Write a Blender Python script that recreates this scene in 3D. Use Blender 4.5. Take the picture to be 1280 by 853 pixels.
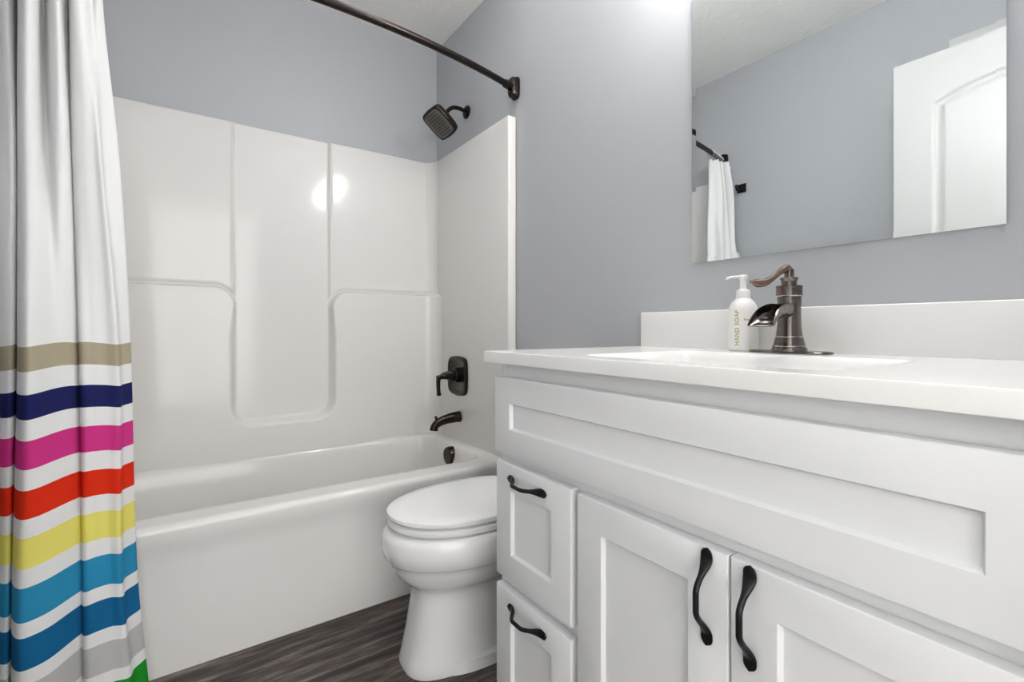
import bpy, bmesh, math, random
from mathutils import Vector, Matrix

S = bpy.context.scene
for o in list(bpy.data.objects): bpy.data.objects.remove(o)
C = S.collection
PI = math.pi

# ------------------------------------------------------------------ camera, light, exposure
F_PX, YAW, HORIZON = 596.0, math.radians(34.84), 411.2
cam = bpy.data.cameras.new('camera'); camo = bpy.data.objects.new('camera', cam); C.objects.link(camo)
cam.sensor_fit = 'HORIZONTAL'; cam.sensor_width = 36.0
cam.lens = 36.0 * F_PX / 1280.0
cam.shift_y = -(426.5 - HORIZON) / 1280.0
cam.clip_start = 0.02
camo.location = (-1.137, -2.347, 0.94)
camo.rotation_euler = (PI / 2, 0, -YAW)
S.camera = camo

S.view_settings.view_transform = 'Standard'
S.view_settings.look = 'None'
S.view_settings.gamma = 1.0
S.view_settings.use_curve_mapping = False
S.view_settings.exposure = 0.22

VANITY_LAMP = 53.0      # emission strength of each glass shade
HALL_FILL = 58.0       # emission strength of the two added hall fill lamps
CEIL_FILL = 11.0         # added fill lamp on the bathroom ceiling
WINDOW_FILL = 3.0        # emission of the added fill window at the hall end
w = bpy.data.worlds.new('world'); S.world = w; w.use_nodes = True
bg = w.node_tree.nodes['Background']; bg.inputs[0].default_value = (0.9, 0.95, 1.0, 1); bg.inputs[1].default_value = 0.6

# ------------------------------------------------------------------ materials
def lin(r, g, b):
    f = lambda c: (c / 12.92 if c <= 0.04045 else ((c + 0.055) / 1.055) ** 2.4)
    return (f(r / 255), f(g / 255), f(b / 255), 1.0)

def mat(name, col, rough=0.5, metal=0.0, spec=0.5, coat=0.0, noise=0.0, nscale=8.0, bump=0.0, bscale=60.0, emit=0.0):
    m = bpy.data.materials.new(name); m.use_nodes = True
    nt = m.node_tree; p = nt.nodes['Principled BSDF']
    p.inputs['Base Color'].default_value = col
    p.inputs['Roughness'].default_value = rough
    p.inputs['Metallic'].default_value = metal
    p.inputs['Specular IOR Level'].default_value = spec
    p.inputs['Coat Weight'].default_value = coat
    p.inputs['Coat Roughness'].default_value = 0.05
    if emit:
        p.inputs['Emission Color'].default_value = (1.0, 0.995, 0.99, 1); p.inputs['Emission Strength'].default_value = emit
    tc = nt.nodes.new('ShaderNodeTexCoord')
    if noise:
        n = nt.nodes.new('ShaderNodeTexNoise'); n.inputs['Scale'].default_value = nscale; n.inputs['Detail'].default_value = 4
        nt.links.new(tc.outputs['Object'], n.inputs['Vector'])
        mx = nt.nodes.new('ShaderNodeMix'); mx.data_type = 'RGBA'
        k = 1.0 - noise
        mx.inputs[6].default_value = (col[0] * k, col[1] * k, col[2] * k, 1)
        mx.inputs[7].default_value = (min(1, col[0] * (1 + noise)), min(1, col[1] * (1 + noise)), min(1, col[2] * (1 + noise)), 1)
        nt.links.new(n.outputs['Fac'], mx.inputs[0]); nt.links.new(mx.outputs[2], p.inputs['Base Color'])
    if bump:
        n = nt.nodes.new('ShaderNodeTexNoise'); n.inputs['Scale'].default_value = bscale; n.inputs['Detail'].default_value = 5
        nt.links.new(tc.outputs['Object'], n.inputs['Vector'])
        b = nt.nodes.new('ShaderNodeBump'); b.inputs['Strength'].default_value = bump; b.inputs['Distance'].default_value = 0.004
        nt.links.new(n.outputs['Fac'], b.inputs['Height']); nt.links.new(b.outputs['Normal'], p.inputs['Normal'])
    return m

M = {}
M['wall'] = mat('grey blue wall paint', lin(182, 184, 188), 0.45, spec=0.35, noise=0.015, nscale=3, bump=0.05, bscale=220)
M['ceiling'] = mat('knockdown ceiling', lin(247, 246, 243), 0.9, spec=0.2, bump=0.9, bscale=26)
M['trim'] = mat('white trim paint', lin(206, 206, 204), 0.35)
M['hallwall'] = mat('hall wall paint', lin(240, 239, 236), 0.8, noise=0.01)
M['fiberglass'] = mat('white glossy fibreglass', lin(228, 226, 223), 0.11, spec=0.35, coat=0.0, noise=0.006, nscale=2)
M['ceramic'] = mat('white vitreous china', lin(236, 236, 236), 0.09, coat=0.3, noise=0.004, nscale=2)
M['seatplastic'] = mat('white seat plastic', lin(240, 240, 239), 0.2, noise=0.004, nscale=2)
M['cabinet'] = mat('white cabinet lacquer', lin(233, 234, 235), 0.38, spec=0.4, noise=0.006, nscale=4)
M['marble'] = mat('white cultured marble', lin(236, 235, 233), 0.16, spec=0.5, noise=0.006, nscale=3)
M['bronze'] = mat('oil rubbed bronze', lin(52, 45, 42), 0.25, metal=0.85, noise=0.3, nscale=14)
M['black'] = mat('black bronze pull', lin(32, 31, 32), 0.36, metal=0.6, noise=0.35, nscale=40)
M['nozzle'] = mat('dark spray face', lin(96, 92, 86), 0.5, noise=0.1, nscale=40)
M['copper'] = mat('worn copper edge', lin(150, 112, 92), 0.3, metal=1.0, noise=0.15, nscale=60)
M['gunmetal'] = mat('brushed dark bronze', lin(112, 105, 101), 0.2, metal=1.0, noise=0.28, nscale=30)
M['lever'] = mat('worn bronze lever', lin(140, 116, 102), 0.25, metal=1.0, noise=0.25, nscale=30)
M['chromeedge'] = mat('polished worn edge', lin(205, 200, 196), 0.18, metal=1.0, noise=0.05)
M['mirror'] = mat('mirror silver', lin(236, 240, 240), 0.0, metal=1.0)
M['soap'] = mat('white soap bottle plastic', lin(240, 238, 235), 0.3, noise=0.004)
M['gold'] = mat('olive gold print', lin(176, 160, 62), 0.5, noise=0.05)
M['red'] = mat('red dot enamel', lin(120, 40, 40), 0.4, noise=0.05)
M['glass'] = mat('lit frosted glass shade', lin(250, 245, 235), 0.4, noise=0.01, emit=VANITY_LAMP)
M['hallfill'] = mat('hall fill lamp glow', lin(250, 245, 235), 0.4, noise=0.01, emit=HALL_FILL)
M['windowfill'] = mat('window fill emission', lin(250, 250, 250), 0.4, noise=0.01, emit=WINDOW_FILL)
M['ceilfill'] = mat('ceiling fill lamp glow', lin(250, 245, 235), 0.4, noise=0.01, emit=CEIL_FILL)
M['nickel'] = mat('ring metal', lin(200, 200, 198), 0.25, metal=1.0, noise=0.05)
M['gasket'] = mat('dark nozzle rubber', lin(60, 60, 60), 0.7, noise=0.05)  # dark rubber of the spray nozzle rows

def floor_mat():
    m = bpy.data.materials.new('grey wood plank floor'); m.use_nodes = True
    nt = m.node_tree; p = nt.nodes['Principled BSDF']; L = nt.links.new
    tc = nt.nodes.new('ShaderNodeTexCoord')
    mp = nt.nodes.new('ShaderNodeMapping'); mp.inputs['Location'].default_value = (1.07 + 1.22 * 4, 0.841 + 0.152 * 40, 0)
    L(tc.outputs['Object'], mp.inputs['Vector'])
    bk = nt.nodes.new('ShaderNodeTexBrick')
    bk.inputs['Scale'].default_value = 1.0; bk.inputs['Brick Width'].default_value = 1.22; bk.inputs['Row Height'].default_value = 0.152
    bk.inputs['Mortar Size'].default_value = 0.0012; bk.inputs['Mortar Smooth'].default_value = 0.1; bk.offset = 0.37; bk.offset_frequency = 2
    bk.inputs['Color1'].default_value = (0, 0, 0, 1); bk.inputs['Color2'].default_value = (1, 1, 1, 1); bk.inputs['Mortar'].default_value = (0.5, 0.5, 0.5, 1)
    L(mp.outputs['Vector'], bk.inputs['Vector'])
    def nz(scale, detail, rough, vec=(1, 1, 1)):
        mm = nt.nodes.new('ShaderNodeMapping'); mm.inputs['Scale'].default_value = vec
        L(tc.outputs['Object'], mm.inputs['Vector'])
        # shift the grain per plank so that it breaks at the joints
        ad = nt.nodes.new('ShaderNodeVectorMath'); ad.operation = 'MULTIPLY_ADD'
        L(bk.outputs['Color'], ad.inputs[0]); ad.inputs[1].default_value = (7.3, 3.1, 5.7); L(mm.outputs['Vector'], ad.inputs[2])
        n = nt.nodes.new('ShaderNodeTexNoise'); n.inputs['Scale'].default_value = scale; n.inputs['Detail'].default_value = detail; n.inputs['Roughness'].default_value = rough
        L(ad.outputs[0], n.inputs['Vector']); return n
    n1 = nz(9, 8, 0.65, (0.45, 5.0, 1)); n2 = nz(26, 6, 0.75, (0.35, 6.0, 1)); n3 = nz(3.2, 3, 0.5, (0.7, 2.2, 1))
    a = nt.nodes.new('ShaderNodeMath'); a.operation = 'MULTIPLY_ADD'; L(n2.outputs['Fac'], a.inputs[0]); a.inputs[1].default_value = 0.6; L(n1.outputs['Fac'], a.inputs[2])
    b = nt.nodes.new('ShaderNodeMath'); b.operation = 'MULTIPLY_ADD'; L(n3.outputs['Fac'], b.inputs[0]); b.inputs[1].default_value = 0.7; L(a.outputs[0], b.inputs[2])
    cr = nt.nodes.new('ShaderNodeValToRGB'); e = cr.color_ramp
    e.elements[0].position = 0.82; e.elements[0].color = lin(34, 31, 32)
    e.elements[1].position = 1.52; e.elements[1].color = lin(150, 144, 142)
    for ps, c in ((1.0, (58, 53, 53)), (1.18, (88, 81, 78)), (1.34, (112, 105, 101))):
        q = e.elements.new(min(1, ps)); q.color = lin(*c)
    mr = nt.nodes.new('ShaderNodeMapRange'); mr.inputs[1].default_value = 0.93; mr.inputs[2].default_value = 1.42
    L(b.outputs[0], mr.inputs[0]); L(mr.outputs[0], cr.inputs[0])
    pos = [0.06, 0.3, 0.48, 0.66, 0.95]
    cols = [(38, 34, 34), (66, 59, 57), (90, 81, 77), (116, 106, 101), (160, 152, 148)]
    while len(e.elements) > 1: e.elements.remove(e.elements[-1])
    e.elements[0].position = pos[0]; e.elements[0].color = lin(*cols[0])
    for ps, c in list(zip(pos, cols))[1:]:
        q = e.elements.new(ps); q.color = lin(*c)
    hs = nt.nodes.new('ShaderNodeMix'); hs.data_type = 'RGBA'; hs.blend_type = 'MULTIPLY'; hs.inputs[0].default_value = 1.0
    cr2 = nt.nodes.new('ShaderNodeValToRGB'); cr2.color_ramp.elements[0].color = (0.55, 0.53, 0.53, 1); cr2.color_ramp.elements[1].color = (1.0, 0.96, 0.92, 1)
    L(bk.outputs['Color'], cr2.inputs[0]); L(cr.outputs[0], hs.inputs[6]); L(cr2.outputs[0], hs.inputs[7])
    dk = nt.nodes.new('ShaderNodeMix'); dk.data_type = 'RGBA'; L(bk.outputs['Fac'], dk.inputs[0]); L(hs.outputs[2], dk.inputs[6]); dk.inputs[7].default_value = lin(24, 22, 22)
    L(dk.outputs[2], p.inputs['Base Color']); p.inputs['Roughness'].default_value = 0.42; p.inputs['Specular IOR Level'].default_value = 0.35
    bp = nt.nodes.new('ShaderNodeBump'); bp.inputs['Strength'].default_value = 0.25; bp.inputs['Distance'].default_value = 0.002
    L(b.outputs[0], bp.inputs['Height']); L(bp.outputs['Normal'], p.inputs['Normal'])
    return m
M['floor'] = floor_mat()

# stripe table: (lower z, upper z, sRGB)
STRIPES = [(0.045, 0.118, (30, 150, 45)), (0.148, 0.214, (196, 196, 194)), (0.243, 0.312, (24, 103, 152)), (0.343, 0.413, (48, 146, 188)),
           (0.450, 0.514, (240, 230, 120)), (0.552, 0.613, (226, 50, 22)), (0.654, 0.711, (212, 58, 138)), (0.755, 0.808, (34, 38, 92)), (0.853, 0.904, (178, 168, 144))]
def curtain_mat():
    m = bpy.data.materials.new('white cotton with coloured stripes'); m.use_nodes = True
    nt = m.node_tree; p = nt.nodes['Principled BSDF']; L = nt.links.new
    uv = nt.nodes.new('ShaderNodeUVMap'); uv.uv_map = 'cloth'
    sp = nt.nodes.new('ShaderNodeSeparateXYZ'); L(uv.outputs['UV'], sp.inputs[0])
    cr = nt.nodes.new('ShaderNodeValToRGB'); e = cr.color_ramp; e.interpolation = 'CONSTANT'
    white = lin(240, 240, 239)
    e.elements[0].position = 0.0; e.elements[0].color = white
    e.elements[1].position = STRIPES[0][0]; e.elements[1].color = lin(*STRIPES[0][2])
    for k, (a, b, c) in enumerate(STRIPES):
        if k: q = e.elements.new(a); q.color = lin(*c)
        q = e.elements.new(b); q.color = white
    L(sp.outputs['Y'], cr.inputs[0]); L(cr.outputs[0], p.inputs['Base Color'])
    p.inputs['Roughness'].default_value = 0.85; p.inputs['Specular IOR Level'].default_value = 0.15
    tc = nt.nodes.new('ShaderNodeTexCoord')
    n = nt.nodes.new('ShaderNodeTexNoise'); n.inputs['Scale'].default_value = 16; n.inputs['Detail'].default_value = 4; L(tc.outputs['Object'], n.inputs['Vector'])
    wv = nt.nodes.new('ShaderNodeTexNoise'); wv.inputs['Scale'].default_value = 700; L(tc.outputs['Object'], wv.inputs['Vector'])
    ad = nt.nodes.new('ShaderNodeMath'); ad.operation = 'MULTIPLY_ADD'; L(wv.outputs['Fac'], ad.inputs[0]); ad.inputs[1].default_value = 0.04; L(n.outputs['Fac'], ad.inputs[2])
    b = nt.nodes.new('ShaderNodeBump'); b.inputs['Strength'].default_value = 0.35; b.inputs['Distance'].default_value = 0.008
    L(ad.outputs[0], b.inputs['Height']); L(b.outputs['Normal'], p.inputs['Normal'])
    tr = nt.nodes.new('ShaderNodeBsdfTranslucent'); L(cr.outputs[0], tr.inputs['Color'])
    mx = nt.nodes.new('ShaderNodeMixShader'); mx.inputs[0].default_value = 0.18
    L(p.outputs[0], mx.inputs[1]); L(tr.outputs[0], mx.inputs[2]); L(mx.outputs[0], nt.nodes['Material Output'].inputs['Surface'])
    return m
M['curtain'] = curtain_mat()

# ------------------------------------------------------------------ mesh helpers (world coordinates unless an origin is given)
def obj(name, bm, m, parent=None, origin=None, smooth=40, mats=None):
    me = bpy.data.meshes.new(name)
    bmesh.ops.recalc_face_normals(bm, faces=bm.faces[:])
    org = Vector(origin) if origin is not None else None
    if parent is not None and org is None: org = parent.location.copy() if parent.parent is None else parent.matrix_basis.translation + parent.parent.location
    if org is None:
        org = Vector((0, 0, 0))
    bmesh.ops.translate(bm, vec=-org, verts=bm.verts[:])
    bm.to_mesh(me); bm.free()
    for mm in (mats or [m]): me.materials.append(mm)
    if smooth:
        me.shade_smooth(); me.set_sharp_from_angle(angle=math.radians(smooth))
    o = bpy.data.objects.new(name, me); C.objects.link(o)
    if parent is not None:
        o.parent = parent
        # every parent stays unrotated, so a child's local place is its world place minus the parent's
        wp = parent.location if parent.parent is None else parent.location + parent.parent.location
        o.location = org - wp
    else:
        o.location = org
    return o

def thing(name, label, cat, loc=(0, 0, 0), group=None):
    o = bpy.data.objects.new(name, None); C.objects.link(o); o.location = loc
    o.empty_display_size = 0.05
    o['label'] = label; o['category'] = cat
    if group: o['group'] = group
    return o
def tag(o, label, cat, group=None):
    o['label'] = label; o['category'] = cat
    if group: o['group'] = group
    return o
def struct(name, bm, m, origin=None, label=None, smooth=None, parent=None):
    o = obj(name, bm, m, parent, origin=origin, smooth=smooth)
    if parent is None: o['kind'] = 'structure'
    if label: o['label'] = label
    return o

def box(bm, x0, x1, y0, y1, z0, z1, bevel=0.0, seg=2):
    v = [bm.verts.new(p) for p in ((x0, y0, z0), (x1, y0, z0), (x1, y1, z0), (x0, y1, z0), (x0, y0, z1), (x1, y0, z1), (x1, y1, z1), (x0, y1, z1))]
    fs = [bm.faces.new([v[i] for i in q]) for q in ((3, 2, 1, 0), (4, 5, 6, 7), (0, 1, 5, 4), (1, 2, 6, 5), (2, 3, 7, 6), (3, 0, 4, 7))]
    if bevel:
        es = list({e for f in fs for e in f.edges})
        bmesh.ops.bevel(bm, geom=es, offset=bevel, segments=seg, affect='EDGES', profile=0.5)
    return bm
def nb(): return bmesh.new()
def bx(*a, **k): return box(nb(), *a, **k)

def loft(bm, rings, cap0=True, cap1=True, closed=True):
    vs = [[bm.verts.new(p) for p in r] for r in rings]
    n = len(rings[0])
    for i in range(len(vs) - 1):
        for j in range(n if closed else n - 1):
            k = (j + 1) % n
            bm.faces.new((vs[i][j], vs[i][k], vs[i + 1][k], vs[i + 1][j]))
    if cap0: bm.faces.new(list(reversed(vs[0])))
    if cap1: bm.faces.new(vs[-1])
    return bm

def lathe(bm, prof, cx, cy, n=48, axis='z', base=0.0):
    """prof: list of (radius, height)"""
    rings = []
    for r, h in prof:
        ring = []
        for k in range(n):
            a = 2 * PI * k / n; u, v = max(r, 1e-5) * math.cos(a), max(r, 1e-5) * math.sin(a)
            if axis == 'z': ring.append((cx + u, cy + v, h))
            elif axis == 'x': ring.append((h, cx + u, cy + v))     # cx -> y centre, cy -> z centre
            else: ring.append((cx + u, h, cy + v))
        rings.append(ring)
    return loft(bm, rings)

def catmull(pts, n):
    P = [Vector(p) for p in pts]; out = []
    for i in range(len(P) - 1):
        p0 = P[max(i - 1, 0)]; p1 = P[i]; p2 = P[i + 1]; p3 = P[min(i + 2, len(P) - 1)]
        for k in range(n):
            t = k / n
            out.append(0.5 * ((2 * p1) + (p2 - p0) * t + (2 * p0 - 5 * p1 + 4 * p2 - p3) * t * t + (3 * p1 - p0 - 3 * p2 + p3) * t ** 3))
    out.append(P[-1].copy()); return out

def tube(bm, path, radii, n=20, up=(0, 0, 1), sq=1.0):
    """sweep; radii is a number, or a list of numbers or of (side, up) pairs; sq>1 squares the section"""
    P = [Vector(p) for p in path]; rings = []
    up = Vector(up)
    for i, p in enumerate(P):
        t = (P[min(i + 1, len(P) - 1)] - P[max(i - 1, 0)]).normalized()
        s = t.cross(up)
        if s.length < 1e-4: s = t.cross(Vector((1, 0, 0)))
        s.normalize(); u = s.cross(t).normalized()
        r = radii[min(i, len(radii) - 1)] if isinstance(radii, list) else radii
        if not isinstance(r, (list, tuple)): r = (r, r)
        ring = []
        for k in range(n):
            a = 2 * PI * k / n; c, d = math.cos(a), math.sin(a)
            if sq != 1.0:
                c = math.copysign(abs(c) ** (1 / sq), c); d = math.copysign(abs(d) ** (1 / sq), d)
            ring.append(p + s * (r[0] * c) + u * (r[1] * d))
        rings.append(ring)
    return loft(bm, rings)

def lerp_list(keys, n):
    """keys: values; resample smoothly to n entries"""
    out = []
    for i in range(n):
        t = i / (n - 1) * (len(keys) - 1); k = min(int(t), len(keys) - 2); f = t - k; f = f * f * (3 - 2 * f)
        a, b = keys[k], keys[k + 1]
        out.append(tuple(x + (y - x) * f for x, y in zip(a, b)) if isinstance(a, (tuple, list)) else a + (b - a) * f)
    return out

def sst(a, b, x):
    t = min(1.0, max(0.0, (x - a) / (b - a))); return t * t * (3 - 2 * t)
def sd_rbox(x, z, x0, x1, z0, z1, r):
    cx, cz = (x0 + x1) / 2, (z0 + z1) / 2; hx, hz = (x1 - x0) / 2 - r, (z1 - z0) / 2 - r
    dx, dz = abs(x - cx) - hx, abs(z - cz) - hz
    return math.hypot(max(dx, 0), max(dz, 0)) + min(max(dx, dz), 0) - r

def spaced(a, b, step, dense=()):
    """coordinates a..b about every step, finer inside the dense (lo, hi, step) spans"""
    xs = [a]; x = a
    while x < b - 1e-6:
        st = step
        for lo, hi, ds in dense:
            if lo - 1e-9 <= x < hi: st = min(st, ds)
            elif x < lo < x + st: st = min(st, max(lo - x, 1e-4))
        x = min(b, x + st); xs.append(x)
    return xs

def shell(bm, P, Q):
    """closed solid from two matching grids of points (front P, back Q)"""
    a = [[bm.verts.new(p) for p in r] for r in P]; b = [[bm.verts.new(p) for p in r] for r in Q]
    R, K = len(P), len(P[0])
    for i in range(R - 1):
        for j in range(K - 1):
            bm.faces.new((a[i][j], a[i][j + 1], a[i + 1][j + 1], a[i + 1][j]))
            bm.faces.new((b[i][j], b[i + 1][j], b[i + 1][j + 1], b[i][j + 1]))
    for i in range(R - 1):
        bm.faces.new((a[i][0], a[i + 1][0], b[i + 1][0], b[i][0])); bm.faces.new((a[i][-1], b[i][-1], b[i + 1][-1], a[i + 1][-1]))
    for j in range(K - 1):
        bm.faces.new((a[0][j], b[0][j], b[0][j + 1], a[0][j + 1])); bm.faces.new((a[-1][j], a[-1][j + 1], b[-1][j + 1], b[-1][j]))
    return bm

# ------------------------------------------------------------------ the room
LX, RX, BY, NY, H = -1.524, 0.0, 0.0, -2.36, 2.44      # left, right, back, near planes; ceiling
T = 0.115
HY = -4.3                                               # end of the hall
struct('floor', bx(-2.4, 0.6, HY - 0.1, 0.12, -0.1, 0.0), M['floor'])
struct('ceiling', bx(-2.4, 0.6, HY - 0.1, 0.12, H, H + 0.1), M['ceiling'])
struct('wall_back', bx(LX - T, RX + T, BY, BY + T, 0, H), M['wall'])
struct('wall_right', bx(RX, RX + T, NY - T, BY, 0, H), M['wall'])
struct('wall_left', bx(LX - T, LX, NY - T, BY, 0, H), M['wall'])
DX0, DX1, DZ = -1.340, -0.600, 2.045                    # doorway in the near wall
b = nb(); box(b, LX, DX0, NY - T, NY, 0, H); box(b, DX1, RX, NY - T, NY, 0, H); box(b, DX0, DX1, NY - T, NY, DZ, H)
struct('wall_near', b, M['wall'])
b = nb(); box(b, -2.4, 0.6, HY - 0.1, HY, 0, H); box(b, -2.4, -2.3, HY, NY - T, 0, H); box(b, 0.5, 0.6, HY, NY - T, 0, H)
box(b, -2.3, LX - T, NY - T, NY - T + 0.1, 0, H); box(b, RX + T, 0.5, NY - T, NY - T + 0.1, 0, H)
struct('wall_hall', b, M['hallwall'])
WX0, WX1, WZ0, WZ1 = -2.20, 0.30, 0.10, 2.30  # unseen glowing window, added as frontal fill through the doorway
b = nb()
for q in ((WX0 - 0.07, WX0, WZ0 - 0.07, WZ1 + 0.07), (WX1, WX1 + 0.07, WZ0 - 0.07, WZ1 + 0.07), (WX0, WX1, WZ0 - 0.07, WZ0), (WX0, WX1, WZ1, WZ1 + 0.07), ((WX0 + WX1) / 2 - 0.02, (WX0 + WX1) / 2 + 0.02, WZ0, WZ1)):
    box(b, q[0], q[1], HY, HY + 0.03, q[2], q[3], bevel=0.004)
win = struct('fill_window_1', b, M['trim'], origin=((WX0 + WX1) / 2, HY, WZ0))
obj('fill_pane', bx(WX0, WX1, HY + 0.004, HY + 0.010, WZ0, WZ1), M['windowfill'], win, smooth=None)
struct('baseboard_right', bx(-0.014, 0.0, -1.40, -0.76, 0, 0.085, bevel=0.003), M['trim'])
struct('baseboard_left', bx(LX, LX + 0.014, -1.70, -0.76, 0, 0.085, bevel=0.003), M['trim'])
# door casing on the left wall, half hidden behind the open door: only its head shows in the mirror
b = nb(); box(b, LX, LX + 0.018, -2.33, -1.755, 2.062, 2.145, bevel=0.003); box(b, LX, LX + 0.018, -1.820, -1.755, 0, 2.062, bevel=0.003)
struct('trim_1', b, M['trim'])

# the open bathroom door, folded back along the left wall, seen in the mirror
def door_face(y, z):
    """depth of the moulded relief at y (from the free edge), z"""
    W = 0.71; st = 0.125
    best = 9
    for (z0, z1, arch) in ((0.22, 0.86, 0), (1.02, 1.835, 1)):
        top = z1 + (0.055 * (1 - ((y - W / 2) / (W / 2 - st)) ** 2) if arch else 0)
        d = max(st - y, y - (W - st), z0 - z, z - top)
        best = min(best, d)
    d = -best                                  # positive inside a panel
    g = 0.0
    if d > 0:
        g = 0.008 * sst(0, 0.012, d) - 0.0065 * sst(0.020, 0.040, d)
    return g
def build_door():
    y1 = -1.623; xf, xb = -1.322, -1.357
    ys = spaced(0, 0.71, 0.05, ((0.12, 0.17, 0.004), (0.54, 0.59, 0.004), (0.17, 0.54, 0.02)))
    zs = spaced(0.012, 2.030, 0.05, ((0.215, 0.265, 0.005), (0.815, 0.865, 0.005), (1.015, 1.065, 0.005), (1.78, 1.895, 0.003)))
    P = [[(xf - door_face(y, z), y1 - y, z) for y in ys] for z in zs]
    Q = [[(xb + door_face(y, z), y1 - y, z) for y in ys] for z in zs]
    d = struct('door_1', shell(nb(), P, Q), M['trim'], origin=(xb, -2.333, 0), smooth=35)
    for z in (0.25, 1.05, 1.8):
        b = nb(); lathe(b, [(0.0, z), (0.007, z), (0.007, z + 0.09), (0.0, z + 0.09)], xf + 0.004, -2.339, n=16)
        obj('hinge', b, M['bronze'], d)
build_door()

# ------------------------------------------------------------------ one-piece tub and shower surround
tub = thing('tub_shower_unit', 'glossy white one-piece bathtub and shower surround against the back wall', 'bathtub', (-0.762, -0.376, 0))
def build_tub():
    x0, x1, y0, y1 = LX + 0.003, RX - 0.003, -0.752, -0.003
    zr = 0.405
    ix0, ix1, iy0, iy1 = -1.425, -0.100, -0.632, -0.078
    def top(x, y):
        bk = iy1 - 0.030 * (sst(-0.50, -0.13, x) + 1 - sst(-1.39, -1.02, x))
        d = -sd_rbox(x, y, ix0, ix1, iy0, bk, 0.075)       # positive inside the basin
        z = zr
        d = (d - 0.004 + math.sqrt((d - 0.004) ** 2 + 0.009 ** 2)) / 2 - 0.0006
        if d > 0:
            z = zr - 0.335 * (1 - (1 - min(1, d / 0.125)) ** 2.6) if d < 0.125 else zr - 0.335
        # rolled front edge
        e = y - y0
        if e < 0.018: z -= 0.018 - math.sqrt(max(0, 0.018 ** 2 - (0.018 - e) ** 2))
        return z
    dense = [(x0, -1.24, 0.012), (-0.26, x1, 0.008)]
    xs = spaced(x0, x1, 0.018, dense)
    ys = [y0 + 0.018 * (1 - math.cos(k / 8 * PI / 2)) for k in range(8)] + spaced(y0 + 0.018, y1, 0.02, ((-0.66, -0.48, 0.005), (-0.22, y1, 0.004)))
    P = [[(x, y, top(x, y)) for x in xs] for y in ys]
    Q = [[(x, y, 0.004) for x in xs] for y in ys]
    b = nb(); a = [[b.verts.new(p) for p in r] for r in P]
    R, K = len(P), len(xs)
    for i in range(R - 1):
        for j in range(K - 1): b.faces.new((a[i][j], a[i][j + 1], a[i + 1][j + 1], a[i + 1][j]))
    # apron: rolls under the rim, then drops with a faint set-back
    prof = [(y0, zr - 0.018), (y0 + 0.0005, zr - 0.038), (y0 + 0.004, zr - 0.060), (y0 + 0.008, zr - 0.080), (y0 + 0.010, zr - 0.11), (y0 + 0.010, 0.20), (y0 + 0.006, 0.08), (y0 + 0.002, 0.02), (y0 + 0.002, 0.0)]
    prev = a[0]
    for py, pz in prof[1:]:
        row = [b.verts.new((x, py, pz)) for x in xs]
        for j in range(K - 1): b.faces.new((prev[j], row[j], row[j + 1], prev[j + 1]))
        prev = row
    lo = [b.verts.new((x, y1, 0.0)) for x in xs]
    for j in range(K - 1):
        b.faces.new((a[-1][j], a[-1][j + 1], lo[j + 1], lo[j])); b.faces.new((prev[j], lo[j], lo[j + 1], prev[j + 1]))
    return obj('tub', b, M['fiberglass'], tub, smooth=50)
build_tub()

PT = 1.812       # top of the surround
EX = 0.042       # thickness of the end panels
def back_y(x, z):
    L = sd_rbox(x, z, -1.80, -0.945, -1.0, 1.118, 0.085)
    Rr = sd_rbox(x, z, -0.568, 0.40, -1.0, 1.118, 0.085)
    N = sd_rbox(x, z, -0.945, -0.568, 0.552, 3.0, 0.065)
    B = max(z - 0.80, -N)
    d = min(L, Rr, B)                          # negative inside the thick lower block
    y = -0.026
    y -= 0.050 * (1 - sst(-0.026 + 0.014 * sst(0.90, 1.06, z), 0.004, d))
    # upper side panels stand a little proud of the centre strip, with a rolled edge
    m = sst(0, 0.012, max(-0.945 - x, x + 0.572))
    bead = math.exp(-((x + 0.955) / 0.006) ** 2) + math.exp(-((x + 0.563) / 0.006) ** 2)
    up = sst(0.0, 0.02, d)
    y -= (0.010 * m + 0.004 * bead) * up
    # coved inside corners
    r = 0.075
    for t in (-EX - x, x - (LX + EX)):
        if t < r:
            t = max(t, 0.0); y = min(y, -0.026 - (r - math.sqrt(max(0, r * r - (r - t) ** 2))) ) if d > 0.02 else y - (r - math.sqrt(max(0, r * r - (r - t) ** 2)))
    return y
def build_back():
    xs = spaced(LX + EX - 0.002, -EX + 0.002, 0.03, ((LX + EX - 0.002, LX + 0.13, 0.008), (-1.06, -0.92, 0.003), (-0.60, -0.45, 0.003), (-0.92, -0.87, 0.006), (-0.64, -0.60, 0.006), (-0.125, 0, 0.003)))
    zs = spaced(0.385, PT, 0.04, ((0.385, 0.48, 0.006), (0.52, 0.64, 0.003), (1.02, 1.14, 0.003), (0.64, 1.02, 0.02), (PT - 0.012, PT, 0.003)))
    def yy(x, z):
        y = back_y(x, z)
        if z > PT - 0.008: y += 0.008 - math.sqrt(max(0, 0.008 ** 2 - (z - PT + 0.008) ** 2))
        return y
    P = [[(x, yy(x, z), z) for x in xs] for z in zs]
    Q = [[(x, -0.002, z) for x in xs] for z in zs]
    obj('back_panel', shell(nb(), P, Q), M['fiberglass'], tub, smooth=50)
build_back()
for s, x0, x1 in ((1, -EX, -0.002), (-1, LX + 0.002, LX + EX)):
    obj('end_panel', bx(x0, x1, -0.748, -0.003, 0.375, PT, bevel=0.006, seg=3), M['fiberglass'], tub)
b = nb(); lathe(b, [(0.0, -0.075), (0.040, -0.075), (0.042, -0.085), (0.042, -0.118), (0.038, -0.126), (0.0, -0.128)], -0.370, 0.352, n=40, axis='x')
o = obj('overflow_cover', b, M['bronze'], tub); o['label'] = 'round dark bronze overflow cover'
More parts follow.
